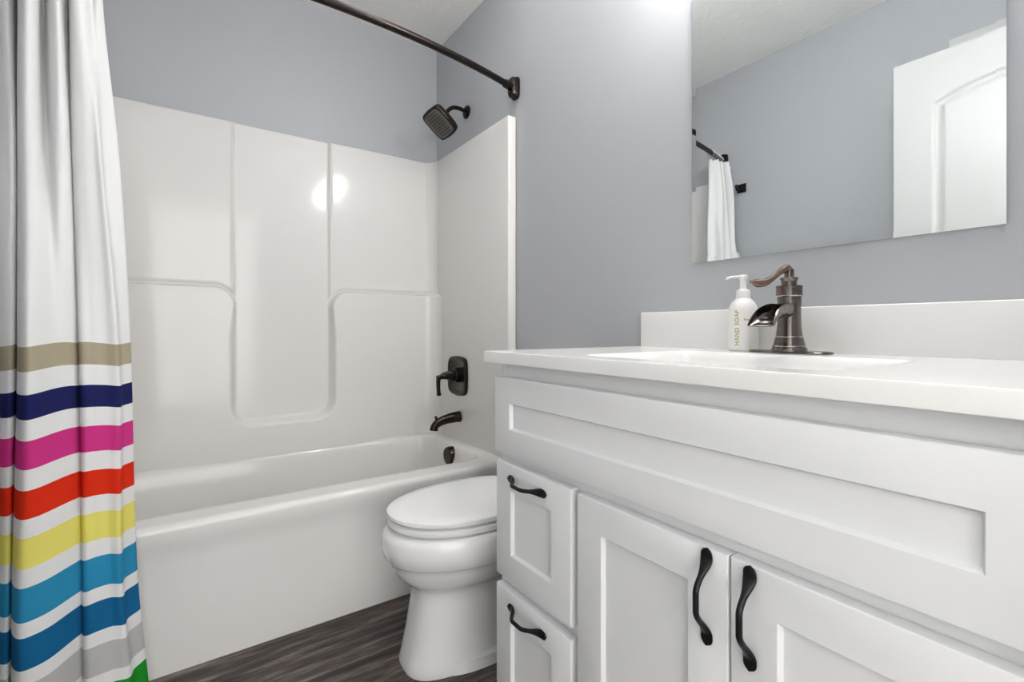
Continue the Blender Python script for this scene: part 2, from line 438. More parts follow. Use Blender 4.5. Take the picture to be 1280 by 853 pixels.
b = nb(); lathe(b, [(0.0, 0.066), (0.036, 0.066), (0.034, 0.074), (0.0, 0.076)], -0.30, -0.345, n=32)
o = obj('drain', b, M['bronze'], tub); o['label'] = 'dark bronze drain'

# shower head
YC = -0.335
sh = thing('showerhead', 'dark bronze square shower head on a curved arm above the surround', 'shower head', (0, YC, 1.985))
b = nb(); lathe(b, [(0.0, 0.0), (0.031, 0.0), (0.031, -0.006), (0.024, -0.012), (0.013, -0.016), (0.0, -0.016)], YC, 1.985, n=32, axis='x')
obj('flange', b, M['bronze'], sh)
arm = catmull([(-0.004, YC, 1.985), (-0.04, YC, 1.992), (-0.075, YC, 1.988), (-0.100, YC, 1.970), (-0.116, YC, 1.945)], 8)
obj('shower_arm', tube(nb(), arm, 0.0095, up=(0, 1, 0)), M['bronze'], sh)
def rounded_ring(cx, hw, n=64, p=4.5):
    out = []
    for k in range(n):
        a = 2 * PI * k / n; c, s = math.cos(a), math.sin(a)
        c = math.copysign(abs(c) ** (2 / p), c); s = math.copysign(abs(s) ** (2 / p), s)
        g = 0.09 if p > 3 else 0.0
        out.append((hw * c * (1 - g * s * s), hw * s * (1 - g * c * c)))
    return out
HC = Vector((-0.140, YC, 1.905)); HN = Vector((-0.62, -0.10, -0.78)).normalized()
HU = Vector((0, 1, 0)); HU = (HU - HN * HU.dot(HN)).normalized(); HV = HN.cross(HU)
def place(u, v, d): return HC + HU * u + HV * v + HN * d
b = nb(); rings = []
for d, hw in ((-0.052, 0.012), (-0.046, 0.016), (-0.030, 0.020), (-0.020, 0.045), (-0.012, 0.066), (-0.004, 0.073), (0.012, 0.075), (0.017, 0.073), (0.018, 0.069)):
    p = 2.0 if hw < 0.03 else 10
    rings.append([place(u, v, d) for u, v in rounded_ring(0, hw, p=p)])
loft(b, rings); obj('head', b, M['bronze'], sh)
b = nb(); loft(b, [[place(u, v, d) for u, v in rounded_ring(0, hw, p=10)] for d, hw in ((0.016, 0.063), (0.0195, 0.063), (0.020, 0.061))])
sf = obj('spray_face', b, M['nozzle'], sh); sf['label'] = 'grey-brown nozzle face'
b = nb()
for k in range(9):
    v = (k - 4) * 0.0125
    rr = [[place(-0.043 + 0.086 * q, v + 0.006 * math.sin(PI * q), 0.0195 + e) for q in [i / 12 for i in range(13)]] for e in (0,)]
    tube(b, [place(-0.043 + 0.086 * i / 12, v, 0.0203) for i in range(13)], 0.0024, n=8)
obj('nozzle_rows', b, M['gasket'], sf)

# mixer valve
PX = -EX
vl = thing('shower_valve', 'dark bronze shower valve with cushion-shaped plate and lever handle on end panel', 'shower valve', (PX, -0.325, 0.712))
def cushion(x, h, w, y=-0.325, z=0.715, n=72):
    out = []
    for k in range(n):
        a = 2 * PI * k / n; c, s = math.cos(a), math.sin(a)
        c = math.copysign(abs(c) ** 0.22, c); s = math.copysign(abs(s) ** 0.22, s)
        out.append((x, y + w * c * (1 - 0.06 * s * s), z + h * s * (1 - 0.13 * c * c)))
    return out
loft_b = nb(); loft(loft_b, [cushion(PX - 0.0005, 0.095, 0.094), cushion(PX - 0.007, 0.095, 0.094), cushion(PX - 0.012, 0.090, 0.089), cushion(PX - 0.014, 0.083, 0.082), cushion(PX - 0.010, 0.078, 0.077)])
obj('plate', loft_b, M['bronze'], vl)
b = nb(); lathe(b, [(0.0, PX - 0.006), (0.034, PX - 0.006), (0.033, PX - 0.022), (0.027, PX - 0.028), (0.026, PX - 0.052), (0.0, PX - 0.054)], -0.325, 0.718, n=40, axis='x')
obj('hub', b, M['bronze'], vl)
b = nb(); tube(b, catmull([(PX - 0.045, -0.325, 0.720), (PX - 0.070, -0.325, 0.719), (PX - 0.095, -0.325, 0.714), (PX - 0.112, -0.325, 0.710)], 6),
     lerp_list([(0.026, 0.022), (0.022, 0.017), (0.014, 0.011), (0.012, 0.010)], 19), sq=2.2)
tube(b, catmull([(PX - 0.104, -0.325, 0.719), (PX - 0.107, -0.325, 0.69), (PX - 0.106, -0.325, 0.655), (PX - 0.103, -0.325, 0.628)], 6),
     lerp_list([(0.012, 0.009), (0.011, 0.008), (0.010, 0.0075), (0.011, 0.009)], 19), up=(1, 0, 0), sq=2.2)
obj('lever_handle', b, M['bronze'], vl)

# tub spout
sp = thing('tub_spout', 'dark bronze curved tub spout with pull-up diverter below the valve', 'tub spout', (PX, YC, 0.52))
path = catmull([(PX - 0.0005, YC, 0.521), (PX - 0.03, YC, 0.520), (PX - 0.075, YC, 0.514), (PX - 0.110, YC, 0.503), (PX - 0.130, YC, 0.488), (PX - 0.134, YC, 0.470)], 8)
obj('spout_body', tube(nb(), path, lerp_list([(0.027, 0.027), (0.025, 0.024), (0.022, 0.019), (0.020, 0.016), (0.018, 0.016), (0.020, 0.018)], 41), up=(0, 1, 0)), M['bronze'], sp)
b = nb(); lathe(b, [(0.0, 0.498), (0.0035, 0.498), (0.0035, 0.522), (0.0065, 0.525), (0.0075, 0.530), (0.005, 0.535), (0.0, 0.536)], PX - 0.123, YC, n=20)
obj('diverter_knob', b, M['bronze'], sp)

# ------------------------------------------------------------------ curved curtain rod and curtain
RZ = 1.927
rod = thing('shower_curtain_rod', 'dark bronze curved shower rod spanning the tub front below the ceiling', 'curtain rod', (-0.762, -0.745, RZ))
def rod_y(x): return -0.742 - 0.108 * (1 - ((x + 0.762) / 0.762) ** 2)
b = nb(); tube(b, [(x, rod_y(x), RZ) for x in [LX + 0.03 + (1.464) * k / 60 for k in range(61)]], 0.0128, n=24)
obj('rod_tube', b, M['bronze'], rod)
for s, wx in ((-1, RX), (1, LX)):
    b = nb(); y0 = rod_y(wx + s * 0.02)
    ring = lambda x, hy, hz: [(x, y0 + hy * math.copysign(abs(math.cos(a)) ** 0.5, math.cos(a)), RZ + hz * math.copysign(abs(math.sin(a)) ** 0.4, math.sin(a))) for a in [2 * PI * k / 40 for k in range(40)]]
    loft(b, [ring(wx + s * d, hy, hz) for d, hy, hz in ((0.001, 0.024, 0.044), (0.010, 0.024, 0.044), (0.012, 0.021, 0.042), (0.028, 0.019, 0.040), (0.034, 0.015, 0.034), (0.035, 0.010, 0.026))])
    fl = obj('wall_bracket', b, M['bronze'], rod)
    d = Vector((s, (rod_y(wx + s * 0.06) - rod_y(wx + s * 0.02)) / 0.04, 0)).normalized()
    p = Vector((wx + s * 0.022, y0, RZ))
    obj('collar', tube(nb(), [p, p + d * 0.02, p + d * 0.045, p + d * 0.047], [0.016, 0.0165, 0.0165, 0.013], n=24), M['bronze'], fl)

def cam_pt(px, s):
    """plan position (x, y) of a fold, from its bearing and distance as measured on the photograph"""
    t = (px - 640) / F_PX
    return (-1.137 + s * (math.sin(YAW) + t * math.cos(YAW)), -2.347 + s * (math.cos(YAW) - t * math.sin(YAW)))
PLAN = [
 (0.028, [(-14,1.005),(0,0.99),(9,0.995),(16,1.03),(19,1.04),(16,1.04),(13,0.99),(22,0.97),(42,0.985),(64,1.01),(84,1.045),(99,1.075),(106,1.10),(109,1.15),(105,1.16),(102,1.10),(107,1.075),(124,1.08),(145,1.10),(166,1.12),(173,1.155),(187,1.195)]),
 (0.35, [(-14,1.005),(2,0.99),(11,0.995),(18,1.03),(21,1.045),(18,1.04),(15,0.99),(24,0.97),(44,0.985),(65,1.01),(85,1.045),(99,1.075),(106,1.10),(108,1.15),(104,1.16),(101,1.10),(106,1.075),(121,1.09),(138,1.11),(152,1.12),(156,1.15),(171,1.185)]),
 (0.9, [(-14,1.01),(5,0.995),(17,1.0),(26,1.05),(27,1.065),(23,1.05),(22,0.995),(32,0.975),(46,0.99),(65,1.03),(82,1.06),(94,1.085),(102,1.12),(104,1.16),(100,1.17),(97,1.12),(101,1.085),(115,1.095),(133,1.115),(147,1.125),(151,1.155),(163,1.185)]),
 (1.35, [(-14,1.05),(6,1.045),(17,1.05),(26,1.10),(26,1.10),(22.5,1.085),(22.5,1.055),(32,1.045),(45,1.06),(59,1.09),(69,1.075),(82,1.09),(91,1.13),(93,1.17),(90,1.18),(88,1.14),(92,1.11),(105,1.11),(118,1.12),(126,1.125),(130,1.155),(149,1.19)]),
 (1.70, [(-14,1.09),(3,1.07),(14,1.085),(25,1.15),(25,1.15),(22.5,1.10),(24,1.065),(33,1.055),(44,1.08),(54,1.14),(61,1.115),(72,1.10),(84,1.15),(88,1.18),(87,1.18),(86,1.15),(90,1.12),(98,1.12),(107,1.135),(115,1.16),(122,1.165),(130,1.185)]),
 (1.885, [(-15,1.095),(0,1.085),(12,1.10),(24,1.15),(24,1.15),(22,1.12),(24,1.09),(32,1.08),(44,1.10),(54,1.155),(60,1.13),(70,1.115),(80,1.145),(88,1.18),(88,1.18),(86,1.16),(90,1.14),(98,1.135),(106,1.15),(113,1.175),(118,1.17),(124,1.185)]),
]
cur = thing('shower_curtain', 'white fabric shower curtain with rainbow stripes gathered at left end of tub', 'shower curtain', (-1.40, -0.86, 0.0))
def build_curtain():
    levels = []
    for z, pl in PLAN:
        xy = [cam_pt(*q) for q in pl]
        first = [(LX + 0.020, -0.85), (LX + 0.024, -0.91), (LX + 0.034, -0.93)] if z < 1.0 else [(LX + 0.020, -0.81), (LX + 0.026, -0.835), (LX + 0.036, -0.845)] if z < 1.6 else [(LX + 0.020, -0.765), (LX + 0.028, -0.80), (LX + 0.038, -0.775)]
        last = xy[-1]; e = (last[0] - 0.012, last[1] + 0.012)
        pts = [(x, y, z) for x, y in first + xy + [e, (e[0] - 0.02, e[1] - 0.001)]]
        levels.append([p for p in catmull(pts, 6)])
    zs = [0.028 + (1.885 - 0.028) * k / 120 for k in range(121)]
    Zs = [q[0] for q in PLAN]
    rnd = random.Random(5)
    P = []
    n = len(levels[0])
    for z in zs:
        k = max(i for i in range(len(Zs) - 1) if Zs[i] <= z + 1e-9); t = (z - Zs[k]) / (Zs[k + 1] - Zs[k])
        km, kp = max(k - 1, 0), min(k + 2, len(Zs) - 1)
        row = []
        for j in range(n):
            a, b_, c, d = levels[km][j], levels[k][j], levels[k + 1][j], levels[kp][j]
            ma = (c - a) / max(Zs[k + 1] - Zs[km], 1e-6) * (Zs[k + 1] - Zs[k]); mb = (d - b_) / max(Zs[kp] - Zs[k], 1e-6) * (Zs[k + 1] - Zs[k])
            h00, h10, h01, h11 = 2*t**3 - 3*t*t + 1, t**3 - 2*t*t + t, -2*t**3 + 3*t*t, t**3 - t*t
            q = b_ * h00 + ma * h10 + c * h01 + mb * h11
            u = j / n
            q.y += 0.0025 * math.sin(9 * z + 31 * u) * math.sin(3.1 * z + 7 * u)
            q.z = z + 0.004 * math.sin(26 * u + 1.5 * z) * (1 if 0 < z < 1.8 else 0.5)
            row.append(q)
        P.append(row)
    b = nb(); uvl = b.loops.layers.uv.new('cloth')
    vs = [[b.verts.new(p) for p in r] for r in P]
    for i in range(len(P) - 1):
        for j in range(n - 1):
            f = b.faces.new((vs[i][j], vs[i][j + 1], vs[i + 1][j + 1], vs[i + 1][j]))
            for l, (ii, jj) in zip(f.loops, ((i, j), (i, j + 1), (i + 1, j + 1), (i + 1, j))):
                l[uvl].uv = (jj / n, zs[ii])
    o = obj('cloth', b, M['curtain'], cur, smooth=80)
    md = o.modifiers.new('thickness', 'SOLIDIFY'); md.thickness = 0.0016; md.offset = 0
    return levels[-1]
top = build_curtain()
for k in range(9):
    x = LX + 0.055 + 0.165 * k / 8
    cxy = (x, rod_y(x), RZ - 0.004)
    b = nb(); ring = [(x + 0.003 * math.sin(a), cxy[1] + 0.0195 * math.cos(a), cxy[2] - 0.006 + 0.026 * math.sin(a)) for a in [2 * PI * i / 28 for i in range(29)]]
    tube(b, ring, 0.0016, n=8, up=(1, 0, 0)); obj('curtain_ring', b, M['nickel'], cur)

# robe hook on the left wall (seen in the mirror)
hk = thing('robe_hook', 'small black square robe hook on left wall, reflected in the mirror', 'hook', (LX, -0.855, 1.745))
obj('back_plate', bx(LX + 0.0005, LX + 0.010, -0.880, -0.830, 1.722, 1.770, bevel=0.002), M['black'], hk)
obj('hook_arm', tube(nb(), catmull([(LX + 0.008, -0.855, 1.742), (LX + 0.030, -0.855, 1.735), (LX + 0.048, -0.855, 1.730), (LX + 0.058, -0.855, 1.742), (LX + 0.060, -0.855, 1.756)], 6), (0.008, 0.006), sq=2.2, up=(0, 1, 0)), M['black'], hk)

# ------------------------------------------------------------------ toilet
TY = -1.097
toi = thing('toilet', 'white elongated toilet with closed lid between the bathtub and the vanity', 'toilet', (-0.42, TY, 0))
def egg(z, xf, xb, hw, n=72, pf=2.0, pb=2.6, mid=0.46):
    """egg outline: xf front (most negative), xb back, widest at a fraction mid from the back"""
    xm = xb + (xf - xb) * mid; out = []
    for k in range(n):
        a = 2 * PI * k / n; c, s = math.cos(a), math.sin(a)
        if c >= 0: x = xm + (xf - xm) * abs(c) ** (2 / pf); y = hw * math.copysign(abs(s) ** (2 / pf), s)
        else: x = xm + (xb - xm) * abs(c) ** (2 / pb); y = hw * math.copysign(abs(s) ** (2 / pb), s)
        out.append((x, TY + y, z))
    return out
rows = [(0.0, -0.632, -0.16, 0.108, 3.0, 3.2), (0.012, -0.634, -0.16, 0.110, 3.0, 3.2), (0.03, -0.628, -0.17, 0.106, 3.0, 3.2), (0.10, -0.613, -0.19, 0.100, 3.0, 3.0), (0.18, -0.600, -0.21, 0.095, 2.9, 3.0), (0.212, -0.598, -0.21, 0.095, 2.7, 2.8),
        (0.226, -0.606, -0.20, 0.104, 2.5, 2.6), (0.240, -0.626, -0.19, 0.126, 2.3, 2.5), (0.262, -0.648, -0.18, 0.146, 2.15, 2.5), (0.285, -0.660, -0.17, 0.156, 2.1, 2.5), (0.300, -0.664, -0.17, 0.160, 2.1, 2.5), (0.306, -0.672, -0.17, 0.166, 2.1, 2.5),
        (0.312, -0.680, -0.16, 0.173, 2.1, 2.5), (0.345, -0.688, -0.15, 0.178, 2.1, 2.5), (0.370, -0.685, -0.15, 0.176, 2.1, 2.5), (0.385, -0.678, -0.15, 0.172, 2.1, 2.5), (0.390, -0.668, -0.16, 0.166, 2.1, 2.5)]
b = nb(); loft(b, [egg(z, xf, xb, hw, pf=pf, pb=pb) for z, xf, xb, hw, pf, pb in rows])
bowl = obj('bowl', b, M['ceramic'], toi, smooth=60)
# trapway skirt behind the pedestal
b = nb(); loft(b, [[(x, TY + y, z) for x, y in [(xm + rx * math.copysign(abs(math.cos(a)) ** 0.6, math.cos(a)), hy * math.copysign(abs(math.sin(a)) ** 0.6, math.sin(a))) for a in [2 * PI * k / 40 for k in range(40)]]]
     for z, xm, rx, hy in ((0.0, -0.33, 0.245, 0.125), (0.03, -0.33, 0.243, 0.122), (0.045, -0.31, 0.20, 0.095), (0.10, -0.29, 0.18, 0.082), (0.20, -0.27, 0.17, 0.082), (0.27, -0.26, 0.18, 0.11))])
obj('trapway', b, M['ceramic'], toi)
b = nb(); loft(b, [egg(z, xf, -0.215, hw, pf=2.15, pb=3) for z, xf, hw in ((0.3945, -0.656, 0.156), (0.396, -0.666, 0.165), (0.402, -0.671, 0.166), (0.411, -0.670, 0.165), (0.414, -0.664, 0.161))])
obj('seat', b, M['seatplastic'], toi)
b = nb(); loft(b, [egg(z, xf, -0.205, hw, pf=2.15, pb=3) for z, xf, hw in ((0.4175, -0.657, 0.157), (0.419, -0.666, 0.165), (0.424, -0.671, 0.166), (0.432, -0.670, 0.165), (0.436, -0.661, 0.159), (0.4380, -0.62, 0.138), (0.4388, -0.54, 0.085))])
obj('lid', b, M['seatplastic'], toi)
obj('lid_hinge', bx(-0.235, -0.195, TY - 0.09, TY + 0.09, 0.392, 0.428, bevel=0.008), M['seatplastic'], toi)
def rrect(z, x0, x1, hy, p=7, n=56):
    xm, hx = (x0 + x1) / 2, (x1 - x0) / 2
    return [(xm + hx * math.copysign(abs(math.cos(a)) ** (2 / p), math.cos(a)), TY + hy * math.copysign(abs(math.sin(a)) ** (2 / p), math.sin(a)), z) for a in [2 * PI * k / n for k in range(n)]]
b = nb(); loft(b, [rrect(z, x0, x1, hy) for z, x0, x1, hy in ((0.385, -0.175, -0.025, 0.165), (0.40, -0.180, -0.018, 0.172), (0.60, -0.184, -0.016, 0.178), (0.715, -0.186, -0.016, 0.180))])
tank = obj('tank', b, M['ceramic'], toi)
b = nb(); loft(b, [rrect(z, x0, x1, hy) for z, x0, x1, hy in ((0.716, -0.190, -0.012, 0.184), (0.720, -0.193, -0.010, 0.187), (0.738, -0.193, -0.010, 0.187), (0.745, -0.186, -0.016, 0.181))])
obj('tank_lid', b, M['ceramic'], toi)
b = nb(); tube(b, catmull([(-0.184, TY - 0.125, 0.665), (-0.200, TY - 0.125, 0.665), (-0.204, TY - 0.11, 0.664), (-0.206, TY - 0.06, 0.660)], 5), lerp_list([0.010, 0.010, 0.008, 0.006], 16))
obj('flush_lever', b, M['bronze'], toi)

# ------------------------------------------------------------------ vanity
VX = -0.545
van = thing('vanity_cabinet', 'white shaker bathroom vanity with two doors and two small drawers', 'cabinet', (-0.28, -1.868, 0))
VY1, VY0 = -1.427, -2.318
b = nb()
box(b, -0.525, -0.004, VY1 - 0.016, VY1, 0.0, 0.8635, bevel=0.001); box(b, -0.525, -0.004, VY0, VY0 + 0.016, 0.0, 0.8635, bevel=0.001)
box(b, -0.520, -0.004, VY0 + 0.016, VY1 - 0.016, 0.10, 0.116); box(b, -0.016, -0.004, VY0 + 0.016, VY1 - 0.016, 0.116, 0.70)
box(b, -0.460, -0.446, VY0 + 0.016, VY1 - 0.016, 0.0, 0.10)
box(b, -0.5245, -0.505, VY0 + 0.016, VY1 - 0.016, 0.612, 0.8634); box(b, -0.5245, -0.505, VY0 + 0.016, VY1 - 0.016, 0.098, 0.112)
box(b, -0.5245, -0.505, -1.712, -1.676, 0.112, 0.612); box(b, -0.5245, -0.505, VY1 - 0.040, VY1 - 0.016, 0.112, 0.612); box(b, -0.5245, -0.505, VY0 + 0.016, VY0 + 0.040, 0.112, 0.612)
box(b, -0.5245, -0.505, -1.676, VY1 - 0.040, 0.350, 0.395)
box(b, -0.505, -0.02, -1.704, -1.690, 0.116, 0.611)
obj('carcass', b, M['cabinet'], van, smooth=30)
def shaker(y0, y1, z0, z1, rail_y, rail_z, xf=VX, th=0.0195, rec=0.008, bv=0.003):
    """framed panel with a recessed centre, facing -x"""
    def R(iy, iz, x): return [(x, y0 + iy, z0 + iz), (x, y1 - iy, z0 + iz), (x, y1 - iy, z1 - iz), (x, y0 + iy, z1 - iz)]
    rings = [R(0, 0, xf + th), R(0, 0, xf + bv), R(bv * 0.3, bv * 0.3, xf + bv * 0.3), R(bv, bv, xf)]
    rings += [R(rail_y - 0.001, rail_z - 0.001, xf), R(rail_y, rail_z, xf + 0.001), R(rail_y + 0.002, rail_z + 0.002, xf + rec - 0.001), R(rail_y + 0.003, rail_z + 0.003, xf + rec)]
    b = nb(); loft(b, rings); return b
GAPB = 0.058
o = obj('false_drawer_front', shaker(-2.298, -1.4265, 0.662, 0.832, 0.060, 0.057), M['cabinet'], van, smooth=30)
def pull(name, parent, c, axis):
    """spoon-ended arch pull, centred at c on the face x = VX, along 'z' or 'y'"""
    L = 0.066; N = 65; path = []; rad = []
    for i in range(N):
        t = -1 + 2 * i / (N - 1); a = abs(t)
        h = 0.0030 + 0.0245 * (1 - sst(0.18, 0.80, a))
        wd = 0.0040 + 0.0050 * sst(0.42, 0.78, a)
        tk = 0.0042 - 0.0018 * sst(0.62, 0.85, a)
        if a > 0.85: wd *= math.sqrt(max(0.02, 1 - ((a - 0.85) / 0.1515) ** 2))
        p = (VX - h, c[1] + (t * L if axis == 'y' else 0), c[2] + (t * L if axis == 'z' else 0))
        path.append(p); rad.append((wd, tk))
    b = nb(); tube(b, path, rad, n=20, up=(1, 0, 0))
    o = obj(name, b, M['black'], parent); o['label'] = 'black arched pull with flattened ends'; return o
for z0, z1 in ((0.386, 0.643), (0.106, 0.363)):
    d = obj('drawer', shaker(-1.686, -1.4335, z0, z1, 0.058, 0.058), M['cabinet'], van, smooth=30)
    pull('drawer_pull', d, (VX, -1.551, z1 - 0.030), 'y')
for y0, y1, hy in ((-1.9940, -1.7030, -1.965), (-2.288, -1.9970, -2.025)):
    d = obj('door', shaker(y0, y1, 0.106, 0.641, 0.061, 0.058), M['cabinet'], van, smooth=30)
    pull('door_pull', d, (VX, hy, 0.575), 'z')

# countertop with integrated basin and backsplash
CT, CB = 0.889, 0.864
ct = thing('vanity_countertop', 'white cultured marble countertop with integrated rectangular basin on the vanity', 'countertop', (-0.28, -1.868, CB))
def build_counter():
    x0, x1, y0, y1 = -0.560, -0.002, -2.336, -1.404
    bx0, bx1, by0, by1 = -0.498, -0.165, -2.095, -1.655
    def dep(x, y):
        d = -sd_rbox(x, y, bx0, bx1, by0, by1, 0.035)
        if d <= 0: return 0.0
        return 0.125 * (1 - (1 - min(1, d / 0.11)) ** 1.7) * sst(-0.004, 0.02, d)
    r = 0.003
    def edge(x, y):
        e = min(x - x0, y - y0, y1 - y)
        return r - math.sqrt(max(0, r * r - (r - e) ** 2)) if e < r else 0.0
    xs = [x0, x0 + 0.001, x0 + 0.003] + spaced(x0 + 0.006, x1, 0.03, ((bx0 - 0.01, bx0 + 0.12, 0.006), (bx1 - 0.12, bx1 + 0.01, 0.006)))
    ys = [y0, y0 + 0.001, y0 + 0.003] + spaced(y0 + 0.006, y1 - 0.003, 0.03, ((by0 - 0.01, by0 + 0.12, 0.006), (by1 - 0.12, by1 + 0.01, 0.006))) + [y1 - 0.001, y1]
    P = [[(x, y, CT - dep(x, y) - edge(x, y)) for x in xs] for y in ys]
    Q = [[(x, y, min(CB, CT - dep(x, y) - 0.012)) for x in xs] for y in ys]
    obj('slab', shell(nb(), P, Q), M['marble'], ct, smooth=45)
build_counter()
o = obj('backsplash', bx(-0.0215, -0.002, -2.336, -1.408, CT - 0.001, 0.988, bevel=0.003, seg=3), M['marble'], ct)
b = nb(); lathe(b, [(0.0, 0.7630), (0.022, 0.7630), (0.022, 0.7685), (0.016, 0.7705), (0.0, 0.7700)], -0.33, -1.875, n=32)
o = obj('basin_drain', b, M['bronze'], ct); o['label'] = 'dark bronze basin drain'

# ------------------------------------------------------------------ faucet
FX, FY, FZ = -0.088, -1.858, CT
fa = thing('faucet', 'weathered bronze single-handle waterfall faucet behind the sink basin', 'faucet', (FX, FY, FZ))
b = nb()
def stadium(z, hl, hw, n=48):
    out = []
    for k in range(n):
        a = 2 * PI * k / n; c, s = math.cos(a), math.sin(a)
        out.append((FX + hw * s, FY + (hl - hw) * (1 if c > 0 else -1) + hw * c, z))
    return out
loft(b, [stadium(FZ + 0.0003, 0.082, 0.027), stadium(FZ + 0.003, 0.082, 0.027), stadium(FZ + 0.005, 0.080, 0.025), stadium(FZ + 0.0055, 0.076, 0.021)])
o = obj('deck_plate', b, M['gunmetal'], fa)
prof = [(0.0, 0.004), (0.0345, 0.004), (0.0345, 0.009), (0.0325, 0.012), (0.031, 0.017), (0.0290, 0.022), (0.0285, 0.026), (0.0262, 0.034), (0.0250, 0.040), (0.0236, 0.052), (0.0228, 0.066),
        (0.0226, 0.078), (0.0226, 0.096), (0.0232, 0.106), (0.0232, 0.118), (0.0252, 0.119), (0.0258, 0.122), (0.0252, 0.124), (0.0252, 0.136), (0.0256, 0.137), (0.0256, 0.1405), (0.0215, 0.1415), (0.0, 0.1415)]
b = nb(); lathe(b, [(r * 0.97, FZ + h) for r, h in prof], FX, FY, n=64)
body = obj('body', b, M['gunmetal'], fa, smooth=35)
for h, r in ((0.0150, 0.0315), (0.0345, 0.0262), (0.1195, 0.0252)):
    b = nb(); lathe(b, [(r - 0.003, FZ + h - 0.0014), (r, FZ + h - 0.0010), (r + 0.0004, FZ + h), (r, FZ + h + 0.0010), (r - 0.003, FZ + h + 0.0014)], FX, FY, n=64)
    o = obj('ring', b, M['chromeedge'], body); o['label'] = 'bright worn ring'
b = nb(); lathe(b, [(r, FZ + h) for r, h in ((0.0, 0.1405), (0.0150, 0.1405), (0.0142, 0.145), (0.0150, 0.152), (0.0172, 0.156), (0.0172, 0.1575), (0.009, 0.158), (0.009, 0.174), (0.0085, 0.176), (0.0, 0.176))], FX, FY, n=48)
cap = obj('cap', b, M['gunmetal'], fa, smooth=35)
b = nb(); lathe(b, [(0.014, FZ + 0.1565), (0.0174, FZ + 0.1568), (0.0176, FZ + 0.158), (0.013, FZ + 0.1586)], FX, FY, n=48)
o = obj('cap_rim', b, M['copper'], cap); o['label'] = 'copper coloured worn rim'
lev = catmull([(FX + 0.012, FY, FZ + 0.170), (FX + 0.004, FY, FZ + 0.1755), (FX - 0.012, FY, FZ + 0.1765), (FX - 0.040, FY, FZ + 0.168), (FX - 0.068, FY, FZ + 0.154), (FX - 0.096, FY, FZ + 0.1435), (FX - 0.126, FY, FZ + 0.1400), (FX - 0.152, FY, FZ + 0.1420)], 7)
b = nb(); tube(b, lev, lerp_list([(0.003, 0.002), (0.0075, 0.004), (0.009, 0.0045), (0.0075, 0.0042), (0.0068, 0.004), (0.0078, 0.0042), (0.0085, 0.0044), (0.002, 0.0015)], len(lev)), up=(0, 1, 0))
o = obj('lever_handle', b, M['lever'], fa); o['label'] = 'curved copper-bronze lever'
# open waterfall spout: a trough of U section that arches out and down
def spout():
    cl = catmull([(FX - 0.008, FY, FZ + 0.098), (FX - 0.035, FY, FZ + 0.099), (FX - 0.060, FY, FZ + 0.096), (FX - 0.085, FY, FZ + 0.086), (FX - 0.103, FY, FZ + 0.070), (FX - 0.112, FY, FZ + 0.056)], 6)
    hw = lerp_list([0.017, 0.018, 0.020, 0.0225, 0.025, 0.0265], len(cl)); dp = lerp_list([0.030, 0.029, 0.028, 0.025, 0.016, 0.007], len(cl))
    out, inn = [], []
    for i, p in enumerate(cl):
        t = (cl[min(i + 1, len(cl) - 1)] - cl[max(i - 1, 0)]).normalized(); nrm = Vector((0, 1, 0)).cross(t); nrm = nrm if nrm.z > 0 or nrm.x < 0 else -nrm
        if nrm.z < 0: nrm = -nrm
        A, B = [], []
        for k in range(17):
            a = PI * k / 16; c = math.cos(a); s = math.sin(a) ** 0.45
            A.append(p + Vector((0, 1, 0)) * (hw[i] * c) - nrm * (dp[i] * s) + nrm * 0.004)
            B.append(p + Vector((0, 1, 0)) * ((hw[i] - 0.0026) * c) - nrm * ((dp[i] - 0.0030) * s) + nrm * 0.0045)
        out.append(A); inn.append(B)
    return shell(nb(), out, inn)
obj('spout', spout(), M['gunmetal'], fa, smooth=50)
def disc(bm, n, c, r, h, k=24):
    n = n.normalized(); u = n.cross(Vector((0, 0, 1))).normalized(); v = n.cross(u)
    loft(bm, [[c + u * (rr * math.cos(2 * PI * i / k)) + v * (rr * math.sin(2 * PI * i / k)) + n * hh for i in range(k)] for rr, hh in ((r, -0.001), (r, h), (r * 0.8, h * 1.3))])
n = Vector((-0.94, 0.34, 0)).normalized(); c0 = Vector((FX, FY, FZ + 0.1305)) + n * 0.0240
b = nb(); disc(b, n, c0, 0.0048, 0.0012); o = obj('temperature_dot', b, M['copper'], body); o['label'] = 'small copper ring around a red dot'
b = nb(); disc(b, n, c0 + n * 0.0014, 0.0026, 0.0006); obj('dot_centre', b, M['red'], body)

# ------------------------------------------------------------------ soap bottle
BX_, BY_ = -0.064, -1.745
so = thing('soap_bottle', 'white pump bottle of hand soap beside the faucet', 'soap bottle', (BX_, BY_, CT))
prof = [(0.0, 0.0005), (0.0295, 0.0005), (0.0318, 0.003), (0.0322, 0.008), (0.0322, 0.082), (0.0316, 0.092), (0.0290, 0.103), (0.0245, 0.112), (0.0180, 0.119), (0.0150, 0.1215), (0.0140, 0.124), (0.0, 0.124)]
b = nb(); lathe(b, [(r, CT + h) for r, h in prof], BX_, BY_, n=64); bot = obj('bottle', b, M['soap'], so, smooth=50)
prof = [(0.0, 0.122), (0.0152, 0.122), (0.0152, 0.136), (0.0135, 0.141), (0.0085, 0.143), (0.0070, 0.145), (0.0070, 0.164), (0.0085, 0.166), (0.0098, 0.169), (0.0098, 0.1735), (0.007, 0.176), (0.0, 0.176)]
b = nb(); lathe(b, [(r, CT + h) for r, h in prof], BX_, BY_, n=48)
pd = Vector((-0.72, 0.40, 0)).normalized()
pp = [Vector((BX_, BY_, CT + 0.1715)), Vector((BX_, BY_, CT + 0.1712)) + pd * 0.015, Vector((BX_, BY_, CT + 0.1700)) + pd * 0.030, Vector((BX_, BY_, CT + 0.1665)) + pd * 0.041]
